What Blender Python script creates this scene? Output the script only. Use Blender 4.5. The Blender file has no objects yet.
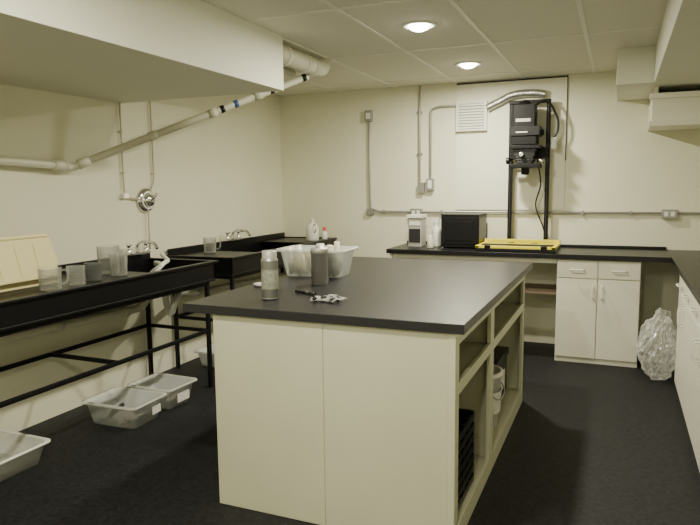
import bpy, bmesh, math, random
from mathutils import Vector, Matrix, noise
random.seed(7)
# ------------------------------------------------------------ materials
def mat(name, col, rough=0.5, metal=0.0, spec=0.5, var=0.0, vscale=8, bump=0.0, bscale=80):
    m=bpy.data.materials.new(name); m.use_nodes=True
    nt=m.node_tree; b=nt.nodes['Principled BSDF']
    b.inputs['Base Color'].default_value=(*col,1); b.inputs['Roughness'].default_value=rough
    b.inputs['Metallic'].default_value=metal; b.inputs['Specular IOR Level'].default_value=spec
    tc=nt.nodes.new('ShaderNodeTexCoord')
    if var>0:
        n=nt.nodes.new('ShaderNodeTexNoise'); n.inputs['Scale'].default_value=vscale; n.inputs['Detail'].default_value=5
        nt.links.new(tc.outputs['Object'],n.inputs['Vector'])
        r=nt.nodes.new('ShaderNodeValToRGB')
        r.color_ramp.elements[0].position=.3; r.color_ramp.elements[1].position=.7
        r.color_ramp.elements[0].color=(*[c*(1-var) for c in col],1)
        r.color_ramp.elements[1].color=(*[min(1,c*(1+var)) for c in col],1)
        nt.links.new(n.outputs['Fac'],r.inputs['Fac']); nt.links.new(r.outputs['Color'],b.inputs['Base Color'])
    if bump>0:
        n2=nt.nodes.new('ShaderNodeTexNoise'); n2.inputs['Scale'].default_value=bscale; n2.inputs['Detail'].default_value=3
        nt.links.new(tc.outputs['Object'],n2.inputs['Vector'])
        bp=nt.nodes.new('ShaderNodeBump'); bp.inputs['Strength'].default_value=bump; bp.inputs['Distance'].default_value=.01
        nt.links.new(n2.outputs['Fac'],bp.inputs['Height']); nt.links.new(bp.outputs['Normal'],b.inputs['Normal'])
    return m
def emis(name,col,s):
    m=bpy.data.materials.new(name); m.use_nodes=True; nt=m.node_tree
    b=nt.nodes['Principled BSDF']; b.inputs['Emission Color'].default_value=(*col,1); b.inputs['Emission Strength'].default_value=s
    return m
WALL=mat('wall_paint',(.81,.80,.625),.55,var=.03,vscale=1.5,bump=.05,bscale=60)
BOARD=mat('board_white',(.85,.84,.69),.5,var=.02,vscale=2)
SOFF=mat('soffit_paint',(.79,.79,.67),.6,var=.02,vscale=2)
CEIL=mat('ceiling_tile',(.80,.79,.68),.9,var=.05,vscale=60,bump=.25,bscale=150)
TBAR=mat('tbar_white',(.86,.85,.76),.5)
FLOOR=mat('charcoal_floor',(.012,.012,.014),.6,spec=.3,var=.6,vscale=38,bump=.4,bscale=200)
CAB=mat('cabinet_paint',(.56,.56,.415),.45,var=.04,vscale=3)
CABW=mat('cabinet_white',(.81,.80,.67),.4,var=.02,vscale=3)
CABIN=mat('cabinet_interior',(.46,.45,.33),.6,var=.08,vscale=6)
LAM=mat('grey_laminate',(.020,.020,.022),.36,spec=.42,var=.12,vscale=150)
LAMB=mat('black_laminate',(.008,.008,.010),.35,spec=.4,var=.2,vscale=100)
BLK=mat('black_plastic',(.006,.006,.007),.35,spec=.35)
BLKM=mat('black_metal',(.006,.006,.007),.5,spec=.25)
PVC=mat('pvc_white',(.66,.65,.52),.4)
WPL=mat('white_plastic',(.80,.80,.73),.35)
GALV=mat('galvanised',(.38,.38,.36),.4,metal=.6)
CHR=mat('chrome',(.75,.75,.75),.15,metal=1)
STEEL=mat('brushed_steel',(.58,.57,.53),.45,metal=.5)
YEL=mat('yellow_enamel',(.85,.72,.03),.4)
BROWN=mat('shelf_brown',(.28,.21,.14),.6)
TANP=mat('tan_plastic',(.60,.50,.30),.5)
RED=mat('red_plastic',(.65,.04,.03),.35)
CORD=mat('cord_brown',(.50,.45,.34),.6)
DGRY=mat('dark_grey',(.03,.03,.03),.4,spec=.3)
SLOT=mat('vent_slot_grey',(.33,.33,.29),.6)
FOIL=mat('foil_duct',(.55,.55,.53),.28,metal=.9,bump=.6,bscale=60)
LABEL=mat('label_grey',(.20,.205,.185),.35,metal=.4)
PAPER=mat('paper_label',(.75,.73,.68),.6,var=.2,vscale=70)
GLAB=mat('muted_label',(.26,.28,.22),.5,var=.3,vscale=50)
RBLUE=mat('blue_plastic',(.05,.12,.35),.4)
def clear(name,col,tr=.6,rough=.15):
    m=bpy.data.materials.new(name); m.use_nodes=True; nt=m.node_tree
    b=nt.nodes['Principled BSDF']; out=nt.nodes['Material Output']
    b.inputs['Base Color'].default_value=(*col,1); b.inputs['Roughness'].default_value=rough
    t=nt.nodes.new('ShaderNodeBsdfTransparent'); mx=nt.nodes.new('ShaderNodeMixShader')
    lw=nt.nodes.new('ShaderNodeLayerWeight'); lw.inputs[0].default_value=.35
    mr=nt.nodes.new('ShaderNodeMapRange'); mr.inputs['To Min'].default_value=tr; mr.inputs['To Max'].default_value=tr*.35
    nt.links.new(lw.outputs['Facing'],mr.inputs['Value']); nt.links.new(mr.outputs[0],mx.inputs[0])
    nt.links.new(b.outputs[0],mx.inputs[1]); nt.links.new(t.outputs[0],mx.inputs[2]); nt.links.new(mx.outputs[0],out.inputs['Surface'])
    return m
CLR=clear('clear_plastic',(.84,.86,.78),.60); TUB=clear('tub_plastic',(.80,.83,.78),.74); GLS=clear('beaker_plastic',(.60,.62,.56),.87,.1); BAG=clear('plastic_film',(.88,.89,.84),.74,.12)
GGL=clear('grey_glass',(.20,.21,.20),.6,.1); TAN=clear('cream_translucent',(.80,.71,.36),.10,.4); TAN2=clear('cream_rim',(.76,.67,.34),.05,.4)
LAMP=emis('lamp_glow',(1,.95,.80),28)

# ------------------------------------------------------------ builder
class B:
    def __init__(s): s.bm=bmesh.new(); s.m=[]
    def mi(s,m):
        if m not in s.m: s.m.append(m)
        return s.m.index(m)
    def hexa(s,P,m):
        i=s.mi(m); vs=[s.bm.verts.new(Vector(p)) for p in P]
        for f in ((0,1,3,2),(4,6,7,5),(0,4,5,1),(2,3,7,6),(0,2,6,4),(1,5,7,3)):
            s.bm.faces.new([vs[k] for k in f]).material_index=i
        return s
    def box(s,x0,x1,y0,y1,z0,z1,m,M=None):
        return s.hexa([Vector((x,y,z)) if M is None else M@Vector((x,y,z)) for x in (x0,x1) for y in (y0,y1) for z in (z0,z1)],m)
    def sweep(s,pts,r,m,seg=12,rs=None,cap=True):
        i=s.mi(m); pts=[Vector(p) for p in pts]; n=len(pts); rings=[]
        up=None
        for k,p in enumerate(pts):
            if k==0: t=pts[1]-p
            elif k==n-1: t=p-pts[k-1]
            else: t=(pts[k+1]-p).normalized()+(p-pts[k-1]).normalized()
            t.normalize()
            if up is None: up=t.orthogonal().normalized()
            up=(up-t*up.dot(t)); up=up.normalized() if up.length>1e-6 else t.orthogonal().normalized()
            sd=t.cross(up); rr=rs[k] if rs else r
            rings.append([s.bm.verts.new(p+(up*math.cos(a)+sd*math.sin(a))*rr) for a in [2*math.pi*j/seg for j in range(seg)]])
        for a,b in zip(rings,rings[1:]):
            for j in range(seg):
                f=s.bm.faces.new((a[j],a[(j+1)%seg],b[(j+1)%seg],b[j])); f.material_index=i; f.smooth=True
        if cap:
            for rg in (rings[0],rings[-1]):
                f=s.bm.faces.new(rg); f.material_index=i
        return s
    def cyl(s,p0,p1,r,m,seg=20,r2=None): return s.sweep([p0,p1],r,m,seg,[r,r if r2 is None else r2])
    def lathe(s,prof,c,m,seg=28,M=None):
        i=s.mi(m); c=Vector(c); rings=[]
        for r,z in prof:
            rg=[]
            for j in range(seg):
                a=2*math.pi*j/seg; v=Vector((max(r,1e-4)*math.cos(a),max(r,1e-4)*math.sin(a),z))
                if M is not None: v=M@v
                rg.append(s.bm.verts.new(v+c))
            rings.append(rg)
        for a,b in zip(rings,rings[1:]):
            for j in range(seg):
                f=s.bm.faces.new((a[j],a[(j+1)%seg],b[(j+1)%seg],b[j])); f.material_index=i; f.smooth=True
        return s
    def done(s,name,bev=0,M=None):
        bmesh.ops.recalc_face_normals(s.bm,faces=s.bm.faces)
        vs=[v.co for v in s.bm.verts]
        c=Vector(((min(v.x for v in vs)+max(v.x for v in vs))/2,(min(v.y for v in vs)+max(v.y for v in vs))/2,min(v.z for v in vs)))
        for v in s.bm.verts: v.co-=c
        me=bpy.data.meshes.new(name); s.bm.to_mesh(me); s.bm.free()
        for m in s.m: me.materials.append(m)
        o=bpy.data.objects.new(name,me); o.location=c; bpy.context.scene.collection.objects.link(o)
        if bev:
            md=o.modifiers.new('bevel','BEVEL'); md.width=bev; md.segments=2; md.limit_method='ANGLE'; md.angle_limit=math.radians(50)
        return o
def arc(ctrl,n=8):
    P=[Vector(p) for p in ctrl]; P=[2*P[0]-P[1]]+P+[2*P[-1]-P[-2]]; out=[]
    for k in range(1,len(P)-2):
        a,b,c,d=P[k-1:k+3]
        for j in range(n):
            t=j/n; out.append(.5*((2*b)+(c-a)*t+(2*a-5*b+4*c-d)*t*t+(3*b-a-3*c+d)*t**3))
    out.append(P[-2]); return out

XL,XR,YF,YB,HC=-3.384,1.03,-1.6,6.086,2.455
YC=YB-.002; XC=XR-.002
# ------------------------------------------------------------ room
B().box(XL-.1,XR+.1,YF-.1,YB+.1,-.1,0,FLOOR).done('floor')
B().box(XL-.1,XR+.1,YF-.1,YB+.1,HC,HC+.1,CEIL).done('ceiling')
B().box(XL-.1,XL,YF-.1,YB+.1,0,HC,WALL).done('wall_left')
B().box(XR,XR+.1,YF-.1,YB+.1,0,HC,WALL).done('wall_right')
B().box(XL,XR,YB,YB+.1,0,HC,WALL).done('wall_back')
B().box(XL,XR,YF-.1,YF,0,HC,WALL).done('wall_front')
b=B()
for x in (-3.29,-2.68,-2.07,-1.46,-.85,-.24,.37,.98): b.box(x-.012,x+.012,YF,YB,HC-.006,HC,TBAR)
y=5.73
while y>YF: b.box(XL,XR,y-.012,y+.012,HC-.0055,HC,TBAR); y-=1.22
b.done('ceiling_grid')
B().box(XL,-2.032,YF,3.713,2.111,HC,SOFF).done('soffit',.003)
B().box(-.05,.2,5.1,YB,2.2,HC,SOFF).box(.2,XR,YF,YB,2.2,HC,SOFF).done('soffit',.003)
b=B(); b.box(.2,XC,5.32,YC,1.93,2.13,CABW).box(.18,XC,5.30,5.34,1.91,1.95,CABW).box(.18,XC,5.30,5.34,2.11,2.15,CABW).box(.21,.24,5.33,YC,2.13,2.2,CABW)
b.done('wall_cabinet',.002)

# ------------------------------------------------------------ island
b=B()
x0,x1,y0,y1=-1.698,-.565,2.376,4.36
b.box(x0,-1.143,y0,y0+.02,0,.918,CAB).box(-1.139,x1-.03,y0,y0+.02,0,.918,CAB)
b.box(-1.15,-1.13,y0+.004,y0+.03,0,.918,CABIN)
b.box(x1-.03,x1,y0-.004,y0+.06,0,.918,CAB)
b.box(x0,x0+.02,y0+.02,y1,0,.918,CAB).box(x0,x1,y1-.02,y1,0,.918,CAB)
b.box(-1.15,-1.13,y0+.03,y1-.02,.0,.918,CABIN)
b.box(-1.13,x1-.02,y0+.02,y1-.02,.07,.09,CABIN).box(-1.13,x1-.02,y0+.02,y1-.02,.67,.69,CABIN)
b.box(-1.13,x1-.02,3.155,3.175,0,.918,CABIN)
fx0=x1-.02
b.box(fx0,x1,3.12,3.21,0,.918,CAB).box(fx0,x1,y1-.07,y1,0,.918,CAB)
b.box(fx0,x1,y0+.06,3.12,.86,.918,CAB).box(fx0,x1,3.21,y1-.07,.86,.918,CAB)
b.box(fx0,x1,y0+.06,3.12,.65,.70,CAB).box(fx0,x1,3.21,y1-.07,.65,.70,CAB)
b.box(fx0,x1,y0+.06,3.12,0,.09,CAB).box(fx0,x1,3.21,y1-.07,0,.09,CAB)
b.box(-1.852,-.529,2.357,4.423,.918,.958,LAM)
b.done('kitchen_island',.0025)
ZI=.959
b=B()
for z in [.10+.05*k for k in range(7)]: b.box(-.60,-.588,2.47,2.86,z,z+.03,BLK)
for yy in (2.47,2.56,2.65,2.74,2.84): b.box(-.605,-.590,yy,yy+.02,.092,.44,BLK)
b.box(-.95,-.94,2.47,2.86,.092,.44,BLK).box(-.94,-.60,2.47,2.48,.092,.44,BLK).box(-.94,-.60,2.85,2.86,.092,.44,BLK).box(-.94,-.60,2.48,2.85,.092,.10,BLK)
b.done('milk_crate')
b=B(); c=(-.72,3.6,.091)
b.lathe([(0,0),(.11,0),(.13,.30),(.14,.30),(.14,.33),(.12,.33),(.105,.02),(0,.02)],c,WPL)
b.sweep(arc([(-.72,3.47,.40),(-.6,3.47,.30),(-.58,3.6,.27),(-.6,3.73,.30),(-.72,3.73,.40)]),.004,GALV,6)
b.lathe([(.126,.09),(.133,.22)],c,PAPER).done('plastic_bucket')
b=B(); b.box(-1.05,-.66,3.80,4.25,.091,.36,DGRY).box(-1.06,-.65,3.79,4.26,.36,.40,BLK).box(-.66,-.656,3.9,4.15,.16,.28,PAPER); b.done('storage_box',.005)
def can(x,y,z,r,h,body,cap,name):
    b=B(); c=(x,y,z)
    b.lathe([(0,0),(r*.95,0),(r,.005),(r,h*.80)],c,body)
    b.lathe([(r*1.01,h*.02),(r*1.02,h*.03),(r*1.01,h*.04)],c,GALV)
    b.lathe([(r*1.005,h*.22),(r*1.005,h*.62)],c,GLAB)
    b.lathe([(r,h*.80),(r*.97,h*.82),(r*.80,h*.86),(r*.80,h*.865)],c,GALV)
    b.lathe([(r*.86,h*.84),(r*.86,h*.98),(r*.8,h),(0,h)],c,cap)
    return b.done(name)
can(-1.522,2.60,ZI,.041,.232,LABEL,STEEL,'aerosol_can')
b=B()
b.lathe([(0,0),(.046,0),(.046,.170),(.049,.170),(.049,.196),(.046,.200),(.02,.202),(.02,.214),(0,.214)],(-1.495,3.09,ZI),STEEL)
b.done('film_developing_tank')
def bin_(name,cx,cy,z,lx,ly,h,m,rim=None,rot=0,extra=None):
    b=B(); t=.004; f=.035
    M=Matrix.Translation((cx,cy,z))@Matrix.Rotation(rot,4,'Z')
    def ring(hx,hy,zz,n=6,rad=.04):
        out=[]
        for (sx,sy,a0) in ((1,1,0),(-1,1,90),(-1,-1,180),(1,-1,270)):
            for k in range(n):
                a=math.radians(a0+90*k/(n-1)); out.append(M@Vector((sx*(hx-rad)+rad*math.cos(a),sy*(hy-rad)+rad*math.sin(a),zz)))
        return out
    lv=[(lx/2-f,ly/2-f,0),(lx/2-.008,ly/2-.008,h*.92),(lx/2+.012,ly/2+.012,h*.92),(lx/2+.012,ly/2+.012,h),(lx/2-.008-t,ly/2-.008-t,h),(lx/2-f-t,ly/2-f-t,t)]
    i=b.mi(m); j=b.mi(rim or m)
    rg=[[b.bm.verts.new(v) for v in ring(*l)] for l in lv]
    for k,(a,c) in enumerate(zip(rg,rg[1:])):
        n=len(a)
        for q in range(n):
            fc=b.bm.faces.new((a[q],a[(q+1)%n],c[(q+1)%n],c[q])); fc.smooth=True; fc.material_index=j if k in(1,2,3) else i
    b.bm.faces.new(rg[0]).material_index=i; b.bm.faces.new(rg[-1]).material_index=i
    if extra: extra(b,M)
    return b.done(name)
def clutter(b,M):
    for k in range(13):
        x=-.14+.28*(k%7)/6; y=-.07 if k<7 else .06
        m=[WPL,TANP,PVC,WPL,BROWN,PVC,DGRY][k%7]
        p=M@Vector((x,y,.012)); q=M@Vector((x+random.uniform(-.03,.03),y+random.uniform(-.03,.03),random.uniform(.12,.20)))
        b.cyl(p,q,random.uniform(.016,.027),m,14)
bin_('storage_bin',-1.665,3.42,ZI,.42,.27,.165,TUB,CLR,.05,clutter)
b=B(); b.cyl((-1.49,2.80,ZI+.007),(-1.40,2.77,ZI+.007),.007,BLK,10).cyl((-1.40,2.77,ZI+.007),(-1.36,2.757,ZI+.007),.0085,DGRY,10); b.done('marker_pen')
b=B(); b.lathe([(0,0),(.05,0),(.058,.012),(.052,.014),(.045,.004),(0,.004)],(-1.76,2.94,ZI),STEEL).done('glass_dish')
b=B()
i=b.mi(BAG); n=9; g=[[b.bm.verts.new((-1.30+.15*u/(n-1)+random.uniform(-.004,.004),2.58+.10*v/(n-1)+random.uniform(-.004,.004),ZI+.004+random.uniform(0,.022))) for v in range(n)] for u in range(n)]
for u in range(n-1):
    for v in range(n-1):
        f=b.bm.faces.new((g[u][v],g[u+1][v],g[u+1][v+1],g[u][v+1])); f.material_index=i
for k in range(6):
    p=(-1.28+.02*k,2.60+random.uniform(-.02,.03),ZI+.010); b.cyl(p,(p[0]+random.uniform(-.02,.02),p[1]+.02,ZI+.018),.011,BLK,8)
b.done('plastic_package')

# ------------------------------------------------------------ back counter
b=B()
b.box(-1.954,.391,5.446,YC,.875,.915,LAMB).box(.391,XC,1.6,YC,.875,.915,LAMB)
b.box(-1.954,.391,YC-.015,YC,.915,.94,LAMB).box(XC-.015,XC,1.6,YC,.915,.94,LAMB)
b.done('countertop',.003)
b=B()
b.box(-1.93,-1.91,5.47,YC,0,.875,CABW).box(-1.91,-.46,5.62,YC,.545,.565,BROWN).box(-1.20,-1.18,5.60,YC,0,.545,CABW)
b.box(-1.91,-.46,5.50,5.52,.83,.875,CABW)
b.done('open_base_shelf',.002)
def hbar(b,p,ax,L,out):
    p=Vector(p); a=Vector(ax)*L/2; o=Vector(out)*.028
    b.sweep(arc([p-a,p-a+o,p-a*.5+o*1.15,p+a*.5+o*1.15,p+a+o,p+a],5),.0055,WPL,8)
b=B()
x0,x1,yf=-.457,.182,5.476
b.box(x0,x1,yf+.02,YC,.09,.874,CABW).box(x0+.01,x1-.01,yf+.07,YC,0,.09,CABW).box(x0,x1,yf+.02,yf+.04,0,.09,CABW)
xm=(x0+x1)/2
for (a,c) in ((x0+.004,xm-.003),(xm+.003,x1-.004)):
    b.box(a,c,yf,yf+.02,.72,.865,CABW); b.box(a,c,yf,yf+.02,.05,.712,CABW)
    hbar(b,((a+c)/2,yf,.79),(1,0,0),.10,(0,-1,0))
hbar(b,(xm-.035,yf,.61),(0,0,1),.10,(0,-1,0)); hbar(b,(xm+.035,yf,.61),(0,0,1),.10,(0,-1,0))
b.done('base_cabinet',.003)
b=B(); xf=.42
b.box(xf+.02,XC,1.65,5.06,.09,.874,CABW).box(xf+.07,XC,1.66,5.05,0,.09,CABW).box(xf+.02,xf+.04,1.65,5.06,0,.09,CABW)
y=5.055;k=0
while y-.45>1.6:
    b.box(xf,xf+.02,y-.447,y-.003,.72,.865,CABW); b.box(xf,xf+.02,y-.447,y-.003,.05,.712,CABW)
    hbar(b,(xf,y-.225,.79),(0,1,0),.10,(-1,0,0)); hbar(b,(xf,(y-.41) if k%2==0 else (y-.04),.61),(0,0,1),.10,(-1,0,0))
    y-=.45;k+=1
b.done('base_cabinet',.003)
b=B(); i=b.mi(BAG); r=bmesh.ops.create_icosphere(b.bm,subdivisions=5,radius=1)
for v in r['verts']:
    d=v.co.normalized(); n1=noise.fractal(d*2.2,1,2,4); n2=abs(noise.noise(d*6))
    taper=1-.35*max(0,d.z)
    k=1+.22*n1-.22*n2
    v.co=Vector((.325+.155*d.x*k*taper,5.235+.15*d.y*k*taper,.27+.27*d.z*(1+.15*n1)))
for f in b.bm.faces: f.material_index=i
for v in b.bm.verts: v.co.z=max(v.co.z,.003)
b.done('plastic_bag')

# ---- counter items
CT=.916
b=B(); b.box(-1.83,-1.70,5.72,5.88,CT,CT+.27,STEEL).box(-1.82,-1.71,5.712,5.72,CT+.04,CT+.17,DGRY).box(-1.82,-1.71,5.714,5.72,CT+.20,CT+.25,WPL).box(-1.84,-1.69,5.70,5.89,CT+.27,CT+.30,WPL)
b.done('enlarger_timer',.005)
b=B(); c=(-1.575,5.80,CT)
b.lathe([(0,0),(.042,0),(.044,.01),(.044,.14),(.036,.17),(.016,.20),(.016,.22)],c,WPL)
b.box(-1.60,-1.55,5.785,5.815,CT+.22,CT+.26,WPL).box(-1.63,-1.595,5.79,5.81,CT+.235,CT+.252,WPL).box(-1.607,-1.599,5.79,5.81,CT+.17,CT+.23,WPL)
b.done('spray_bottle')
b=B(); c=(-1.585,5.62,CT); b.lathe([(0,0),(.028,0),(.03,.008),(.03,.08),(.018,.10),(.018,.12),(0,.12)],c,PVC,20); b.done('chemical_bottle')
b=B(); b.box(-1.50,-1.15,5.68,6.02,CT+.01,CT+.31,BLK).box(-1.48,-1.17,5.672,5.68,CT+.04,CT+.28,BLKM).box(-1.45,-1.20,5.668,5.673,CT+.07,CT+.25,BLK)
for xx in(-1.48,-1.19): b.box(xx,xx+.02,5.70,6.0,CT,CT+.01,BLK)
b.done('equipment_case',.01)
b=B(); ex0,ex1,ey0,ey1=-1.14,-.47,5.47,5.94; z=CT
b.box(ex0,ex1,ey0,ey1,z,z+.03,BLK)
b.box(ex0,ex1,ey0,ey0+.030,z+.03,z+.052,YEL).box(ex0,ex1,ey1-.05,ey1,z+.03,z+.075,YEL).box(ex0,ex0+.035,ey0,ey1,z+.03,z+.050,YEL).box(ex1-.035,ex1,ey0,ey1,z+.03,z+.050,YEL)
W=ex1-ex0
for f in (.33,.64): b.box(ex0+W*f,ex0+W*f+.05,ey0+.030,ey1-.05,z+.04,z+.049,BLKM)
b.box(ex0+.03,ex1-.03,ey0+.10,ey0+.19,z+.046,z+.053,BLKM)
b.box(ex0+.03,ex1-.03,ey0+.25,ey0+.27,z+.048,z+.054,YEL)
for xx in(ex0+.08,ex1-.12): b.box(xx,xx+.05,ey0-.006,ey0+.032,z+.03,z+.058,BLK)
b.done('printing_easel',.003)
# enlarger
b=B()
b.box(-1.0,-.52,5.965,6.06,CT,CT+.05,BLKM)
for x in(-.93,-.605):
    b.box(x-.018,x+.018,5.965,6.005,CT+.03,2.235,BLKM); b.box(x-.005,x+.005,5.958,5.966,CT+.1,2.2,DGRY)
b.box(-.95,-.585,5.955,5.995,2.21,2.24,BLKM)
b.box(-.94,-.60,5.94,6.01,1.72,1.82,BLKM)
b.box(-.88,-.70,5.76,5.95,1.99,2.18,BLKM).box(-.86,-.73,5.755,5.765,2.03,2.06,GALV)
b.lathe([(0,.06),(.04,.05),(.07,.0),(.072,-.02)],(-.795,5.85,2.17),BLKM)
b.box(-.90,-.65,5.72,5.96,1.91,1.99,BLK).box(-.88,-.68,5.73,5.95,1.835,1.905,BLKM)
b.box(-.905,-.645,5.735,5.95,1.80,1.83,BLKM).box(-.85,-.75,5.715,5.722,1.935,1.945,WPL)
for k in range(6):
    b.box(-.88+.006*(k%2)+.006*k,-.68-.006*(k%2)-.006*k,5.76,5.93,1.80-.022*(k+1),1.80-.022*k,BLK)
b.box(-.91,-.65,5.75,5.96,1.635,1.668,BLKM)
b.lathe([(.035,0),(.035,-.05),(.028,-.06),(0,-.06)],(-.78,5.84,1.635),BLKM)
b.cyl((-.91,5.80,1.70),(-.94,5.80,1.70),.03,BLK).cyl((-.65,5.80,1.69),(-.62,5.80,1.69),.026,CHR)
b.cyl((-.66,5.84,1.94),(-.625,5.84,1.94),.025,BLK).cyl((-.80,5.74,1.75),(-.80,5.71,1.75),.02,CHR)
b.box(-.575,-.53,5.93,5.99,1.80,1.90,WPL).box(-.60,-.57,5.95,5.98,1.84,1.86,BLK)
b.sweep(arc([(-.74,5.9,2.17),(-.62,5.93,2.22),(-.53,5.95,2.08),(-.52,5.95,1.97),(-.55,5.95,1.90)]),.010,BLK,8)
b.sweep(arc([(-.70,5.95,1.75),(-.66,5.98,1.5),(-.70,5.99,1.3),(-.63,5.99,1.1),(-.60,5.99,.97)]),.006,BLK,8)
b.done('photo_enlarger',.003)

# ------------------------------------------------------------ back wall services
Y=YB-.025
b=B(); b.box(-1.46,-.46,YC-.010,YC,1.255,HC-.01,BOARD).box(-1.46,-.46,YC-.014,YC,HC-.022,HC-.008,DGRY).box(-.463,-.456,YC-.012,YC,1.7,HC-.01,DGRY)
b.done('backing_board')
b=B(); b.box(-1.455,-1.165,YB-.055,YB-.013,1.995,2.27,WPL).box(-1.43,-1.19,YB-.057,YB-.054,2.015,2.25,SLOT)
for k in range(9): b.box(-1.43,-1.19,YB-.066,YB-.056,2.018+.026*k,2.034+.026*k,WPL)
b.done('vent_grille',.002)
b=B(); P=arc([(-1.163,6.034,2.20),(-1.05,6.034,2.25),(-.95,6.034,2.295),(-.84,6.034,2.31),(-.72,6.034,2.305),(-.64,6.034,2.29)],14)
b.sweep(P,.03,FOIL,16,[.032+.006*(k%2) for k in range(len(P))])
b.done('flexible_duct')
def ebox(b,x,z,w,h,d=.05,m=GALV,y=YC):
    b.box(x-w/2,x+w/2,y-d,y,z-h/2,z+h/2,m)
b=B()
ebox(b,-2.352,2.19,.07,.11); 
b.sweep([(-2.345,Y,2.13)]+arc([(-2.345,Y,1.36),(-2.33,Y,1.27),(-2.25,Y,1.231)],5)+[(.95,Y,1.231)],.011,GALV,10)
for x in(-2.2,-1.6,-.3,.1,.7): b.box(x-.01,x+.01,YB-.038,YC,1.213,1.249,GALV)
ebox(b,-1.85,1.225,.115,.075,.055); ebox(b,.40,1.225,.12,.075,.055)
for x in(-1.875,-1.825,.375,.425): b.box(x-.016,x+.016,YB-.062,YB-.05,1.205,1.245,WPL)
b.box(-2.375,-2.33,YB-.057,YB-.05,2.16,2.22,WPL)
b.box(-2.38,-2.31,YB-.04,YC,1.2,1.26,GALV)
b.done('electrical_conduit',.002)
b=B()
b.sweep([(-1.82,Y,HC-.002),(-1.82,Y,1.50)],.010,GALV,10); ebox(b,-1.80,1.47,.06,.10,.05)
ebox(b,-1.71,1.50,.07,.115); b.box(-1.73,-1.69,YB-.058,YB-.05,1.46,1.54,WPL)
b.sweep([(-1.71,Y,1.55)]+arc([(-1.71,Y,2.12),(-1.70,Y,2.21),(-1.63,Y,2.24)],6)+[(-1.46,Y,2.24)],.010,GALV,10)
for z in(1.8,2.2): b.box(-1.845,-1.795,YB-.03,YC,z-.01,z+.01,GALV)
b.done('switch_conduit',.002)

# ------------------------------------------------------------ left side sinks
def sink(y0,y1,name,ylegs,boards):
    b=B(); x0,x1=XL+.02,-2.75; zt=.95; zb=.82; t=.018
    b.box(x0,x1,y0,y1,zb-t,zb,BLK)
    b.box(x0,x0+t,y0,y1,zb,zt+.05,BLK).box(x1-t,x1,y0,y1,zb,zt,BLK).box(x0,x1,y0,y0+t,zb,zt,BLK).box(x0,x1,y1-t,y1,zb,zt,BLK)
    b.box(x1-t,x1+.022,y0-.02,y1+.02,zt-.012,zt+.004,BLK).box(x0,x1,y0-.022,y0+t,zt-.012,zt+.003,BLK).box(x0,x1,y1-t,y1+.022,zt-.012,zt+.003,BLK)
    for a,c in boards: b.box(x0+t,x1-t,a,c,zt-.022,zt-.006,BLK)
    for yy in ylegs:
        for xx in(x0+.02,x1-.035): b.box(xx-.014,xx+.014,yy-.014,yy+.014,0,zb-t,BLKM); b.box(xx-.02,xx+.02,yy-.02,yy+.02,0,.006,BLKM)
        b.box(x0+.02,x1-.035,yy-.012,yy+.012,.42,.445,BLKM); b.box(x0+.02,x1-.035,yy-.012,yy+.012,zb-t-.03,zb-t,BLKM)
    for xx in(x0+.02,x1-.035):
        b.box(xx-.012,xx+.012,ylegs[0],ylegs[-1],.42,.445,BLKM); b.box(xx-.012,xx+.012,ylegs[0],ylegs[-1],zb-t-.03,zb-t,BLKM)
    ym=(ylegs[0]+ylegs[-1])/2; b.box(x0+.02,x1-.035,ym-.012,ym+.012,.42,.445,BLKM)
    b.lathe([(.03,.002),(.03,.006),(0,.006)],(-3.05,y1-.2,zb),CHR)
    return b.done(name,.003)
sink(1.55,3.90,'darkroom_sink',(1.98,3.84),[(2.1,3.26)]); sink(4.12,6.06,'darkroom_sink',(4.17,5.98),[(4.14,4.6),(5.55,6.04)])
b=B()
b.sweep([(-3.29,1.6,.66),(-3.29,3.55,.60)]+arc([(-3.29,3.66,.60),(-3.27,3.71,.63),(-3.2,3.72,.72)],5)+[(-3.05,3.70,.80)],.03,PVC,14)
for y in(2.1,2.9,3.5): b.cyl((-3.29,y,.645-.03*(y-2)),(-3.29,y+.06,.643-.03*(y-2)),.037,PVC,16)
b.sweep(arc([(-3.05,3.70,.80),(-3.05,3.70,.66),(-3.0,3.68,.58),(-2.95,3.66,.64),(-2.98,3.75,.70),(-3.2,4.1,.66),(-3.29,4.4,.60)],6),.024,WPL,12)
b.sweep([(-3.29,4.4,.60),(-3.29,6.0,.55)],.028,PVC,12)
b.done('drain_pipe')
b=B()
A=Vector((-3.315,3.15,1.635)); E=Vector((-2.15,4.3,2.30)); D=(E-A).normalized()
b.sweep([(-3.315,1.2,1.72),(-3.315,3.05,1.642)]+arc([(-3.315,3.05,1.642),A,A+D*.08],5),.025,PVC,16)
b.sweep([A+D*.06,E],.025,PVC,16)
b.cyl((-3.315,3.0,1.644),(-3.315,3.10,1.64),.033,PVC,18); b.cyl(A+D*.04,A+D*.12,.033,PVC,18)
for t in (.60,.66,.82,.86,.97): b.cyl(A+D*(1.77*t),A+D*(1.77*t+.03),.0265,BLK if t!=.66 else RBLUE,18)
for t in (.3,.55,.75): b.cyl(A+D*(1.77*t),A+D*(1.77*t+.06),.031,PVC,18)
b.done('pvc_vent_pipe')
b=B()
b.sweep([(-2.12,3.715,2.37),(-2.12,4.30,2.37)]+arc([(-2.12,4.36,2.37),(-2.12,4.46,2.385),(-2.12,4.50,2.452)],5),.065,PVC,24)
for y in(3.85,4.15,4.28): b.cyl((-2.12,y,2.37),(-2.12,y+.04,2.37),.072,PVC,24)
b.cyl((-2.25,3.72,2.32),(-2.25,4.25,2.32),.03,PVC,16).cyl((-2.25,4.0,2.32),(-2.25,4.04,2.32),.033,BLK,16)
b.done('waste_pipe')
b=B(); c=Vector((XL,3.91,1.40)); M=Matrix.Rotation(math.radians(90),4,'Y')
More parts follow.
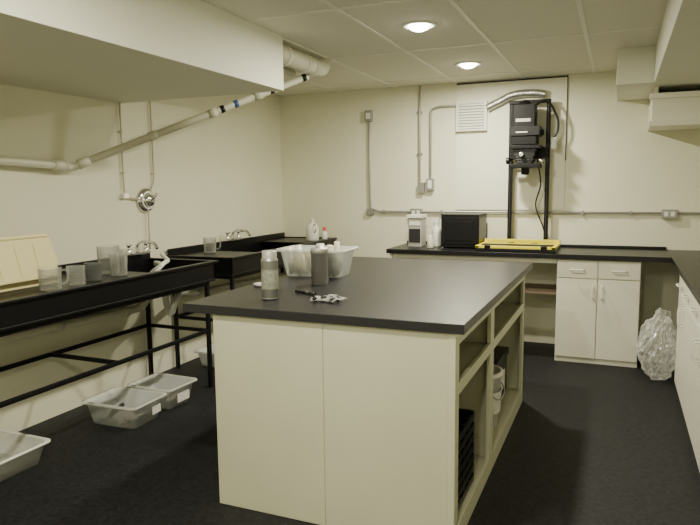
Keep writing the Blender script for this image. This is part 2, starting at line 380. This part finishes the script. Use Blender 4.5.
b.lathe([(0,.002),(.095,.002),(.098,.012),(.08,.03),(.05,.035),(.05,.05),(.042,.065),(0,.068)],c,CHR,32,M)
b.lathe([(.056,.036),(.070,.034)],c+Vector((.002,0,0)),WPL,32,M)
b.cyl(c+Vector((.06,0,0)),c+Vector((.10,.03,.05)),.010,CHR,12)
b.sweep(arc([(XL+.02,3.67,2.11),(XL+.02,3.67,1.9),(XL+.02,3.67,1.50),(XL+.02,3.70,1.43),(XL+.03,3.84,1.405)],8),.006,CORD,10)
b.sweep(arc([(XL+.02,4.00,2.452),(XL+.02,4.00,2.1),(XL+.02,4.00,1.60),(XL+.02,3.97,1.50),(XL+.03,3.93,1.46)],8),.006,CORD,10)
b.sweep([(XL+.03,3.91,1.33),(XL+.03,3.905,1.02)],.006,CORD,10)
for z in(1.6,1.9): b.box(XL+.002,XL+.03,3.66,3.68,z,z+.010,CORD); b.box(XL+.002,XL+.03,3.99,4.01,z,z+.010,CORD)
b.box(XL+.002,XL+.04,3.645,3.695,1.42,1.455,CHR)
b.done('shower_mixing_valve')
def faucet(y,name):
    b=B(); x=XL+.07
    b.box(x-.03,x+.03,y-.11,y+.11,1.001,1.015,CHR)
    for s in(-.09,.09):
        b.lathe([(.022,0),(.022,.03),(.012,.035),(.012,.05),(.02,.055),(.016,.07),(0,.072)],(x,y+s,1.015),CHR,16)
        b.cyl((x,y+s,1.075),(x+.05,y+s*1.2,1.08),.006,CHR,8)
    b.sweep(arc([(x,y,1.015),(x,y,1.07),(x+.06,y,1.10),(x+.15,y,1.09),(x+.19,y,1.05)],6),.012,CHR,12)
    return b.done(name)
faucet(3.72,'sink_faucet'); faucet(5.0,'sink_faucet')
b=B(); b.sweep(arc([(-3.09,3.72,1.01),(-3.06,3.70,1.0),(-2.96,3.62,.985),(-2.86,3.50,.99),(-2.80,3.38,.985),(-2.82,3.33,.93),(-2.86,3.36,.86)],8),.015,WPL,12)
b.sweep(arc([(-3.05,3.60,.95),(-2.92,3.45,.985),(-2.80,3.36,.985),(-2.85,3.32,.93),(-2.88,3.34,.86)],8),.012,CLR,10); b.done('rubber_hose')
# cream tray propped upright on its edge, underside towards the room
M=Matrix.Translation((-3.02,2.50,.958))@Matrix.Rotation(math.radians(-16),4,'Y')
b=B(); L0,L1,H=-.26,.21,.275; s=.022
P=[]
for (x,i) in ((0,0),(.055,s)):
    for y in (L0+i,L1-i):
        for z in (i,H-i): P.append(M@Vector((x,y,z)))
b.hexa(P,TAN)
b.box(-.006,.004,L0-.015,L1+.015,-.010,H+.012,TAN2,M)
for k in range(3): b.box(.055,.058,L0+.08+.12*k,L0+.095+.12*k,.05,H-.05,TAN,M)
b.box(.0,.012,L1+.012,L1+.028,H*.35,H*.65,TAN2,M)
b.done('developing_tray',.005)
def beaker(x,y,z,r,h,name='measuring_beaker',m=GLS,handle=True,ang=0):
    b=B(); c=(x,y,z)
    b.lathe([(0,0),(r*.9,0),(r*.92,.004),(r,h*.97),(r*1.05,h),(r*.97,h),(r*.88,.008),(0,.008)],c,m,26)
    for k in range(4): b.lathe([(r*.975,h*(.25+.15*k)),(r*.98,h*(.25+.15*k)+.002)],c,GGL,26)
    if handle:
        dx,dy=math.cos(ang),math.sin(ang); q=lambda R,Z:(x+dx*R,y+dy*R,z+Z)
        b.sweep(arc([q(r*.97,h*.85),q(r*1.5,h*.83),q(r*1.6,h*.5),q(r*1.4,h*.25),q(r*.94,h*.22)],5),.006,m,8)
    return b.done(name)
ZB=.946
beaker(-2.89,2.86,ZB,.048,.105,handle=False,m=GGL); beaker(-3.02,3.12,ZB,.07,.18,ang=.6); beaker(-2.90,3.08,ZB,.055,.14,ang=-.3)
beaker(-2.84,2.50,ZB,.06,.12,ang=1.2); beaker(-2.84,2.68,ZB,.05,.11,handle=False)
beaker(-3.16,4.42,ZB,.055,.13,ang=.8)
b=B(); c=(-2.86,5.76,ZB)
b.lathe([(0,0),(.06,0),(.065,.01),(.065,.12),(.05,.16),(.02,.185),(.02,.20)],c,WPL,24); b.lathe([(.024,.195),(.024,.22),(0,.22)],c,PVC,16)
b.sweep(arc([(-2.82,5.73,ZB+.175),(-2.79,5.70,ZB+.165),(-2.785,5.695,ZB+.12),(-2.81,5.72,ZB+.09)],5),.008,WPL,8); b.done('plastic_jug')
b=B(); c=(-2.80,5.92,ZB)
b.lathe([(0,0),(.028,0),(.03,.01),(.03,.07),(.015,.09),(.015,.095)],c,WPL,20); b.lathe([(.018,.09),(.016,.125),(0,.127)],c,RED,16); b.done('squeeze_bottle')
# floor bins
bin_('plastic_tray',-3.08,2.24,0,.48,.38,.12,CLR,WPL)
def lab(b,M):
    b.box(.175,.179,-.06,.06,.04,.10,PAPER,M)
    for k in range(3): b.cyl(M@Vector((-.1+.08*k,-.05,.02)),M@Vector((-.1+.08*k,.07,.04)),.018,[DGRY,WPL,PVC][k],12)
def lab2(b,M):
    b.box(-.13,.02,-.08,.06,.006,.03,PAPER,M)
    b.cyl(M@Vector((.06,-.08,.03)),M@Vector((.12,.07,.03)),.02,PVC,12)
    b.cyl(M@Vector((-.06,-.07,.05)),M@Vector((-.10,.09,.06)),.014,DGRY,12)
    b.box(.197,.201,.02,.10,.05,.10,PAPER,M)
bin_('storage_tub',-2.90,3.07,0,.41,.32,.15,TUB,CLR,.03,lab2)
bin_('storage_tub',-2.89,3.43,0,.36,.30,.15,TUB,CLR,-.03,lab)
bin_('storage_tub',-3.05,4.40,0,.38,.30,.13,TUB,CLR,0)

# ------------------------------------------------------------ lights
def light(x,y,p):
    b=B(); b.lathe([(.078,-.001),(.082,-.008),(.10,-.008),(.108,-.004),(.108,-.0005)],(x,y,HC),TBAR,32); b.lathe([(0,-.035),(.03,-.033),(.055,-.022),(.068,-.004),(.07,-.001)],(x,y,HC),LAMP,32); b.done('recessed_light')
    l=bpy.data.lights.new('downlight','AREA'); l.shape='DISK'; l.size=.13; l.energy=p; l.color=(1,.94,.75)
    o=bpy.data.objects.new('downlight_lamp',l); o.location=(x,y,HC-.04); bpy.context.scene.collection.objects.link(o)
light(-1.155,3.83,46); light(-1.155,5.19,48)
light(-1.155,1.46,44); light(-.3,.2,38); light(-1.8,-.6,32)
w=bpy.data.worlds.new('w'); bpy.context.scene.world=w; w.use_nodes=True
w.node_tree.nodes['Background'].inputs[0].default_value=(.5,.5,.45,1); w.node_tree.nodes['Background'].inputs[1].default_value=.3

# ------------------------------------------------------------ camera
f,yaw,pit,rol,h=632.1,.402,.120,.011,1.490
R=Vector((math.cos(yaw),math.sin(yaw),0)); F=Vector((-math.sin(yaw)*math.cos(pit),math.cos(yaw)*math.cos(pit),-math.sin(pit))); U=R.cross(F)
R2=R*math.cos(rol)-U*math.sin(rol); U2=R*math.sin(rol)+U*math.cos(rol)
cd=bpy.data.cameras.new('camera'); cd.sensor_width=36; cd.lens=f/700*36; cd.clip_start=.05
co=bpy.data.objects.new('camera',cd); bpy.context.scene.collection.objects.link(co)
m=Matrix((( R2.x,U2.x,-F.x,0),(R2.y,U2.y,-F.y,0),(R2.z,U2.z,-F.z,h),(0,0,0,1))); co.matrix_world=m
bpy.context.scene.camera=co
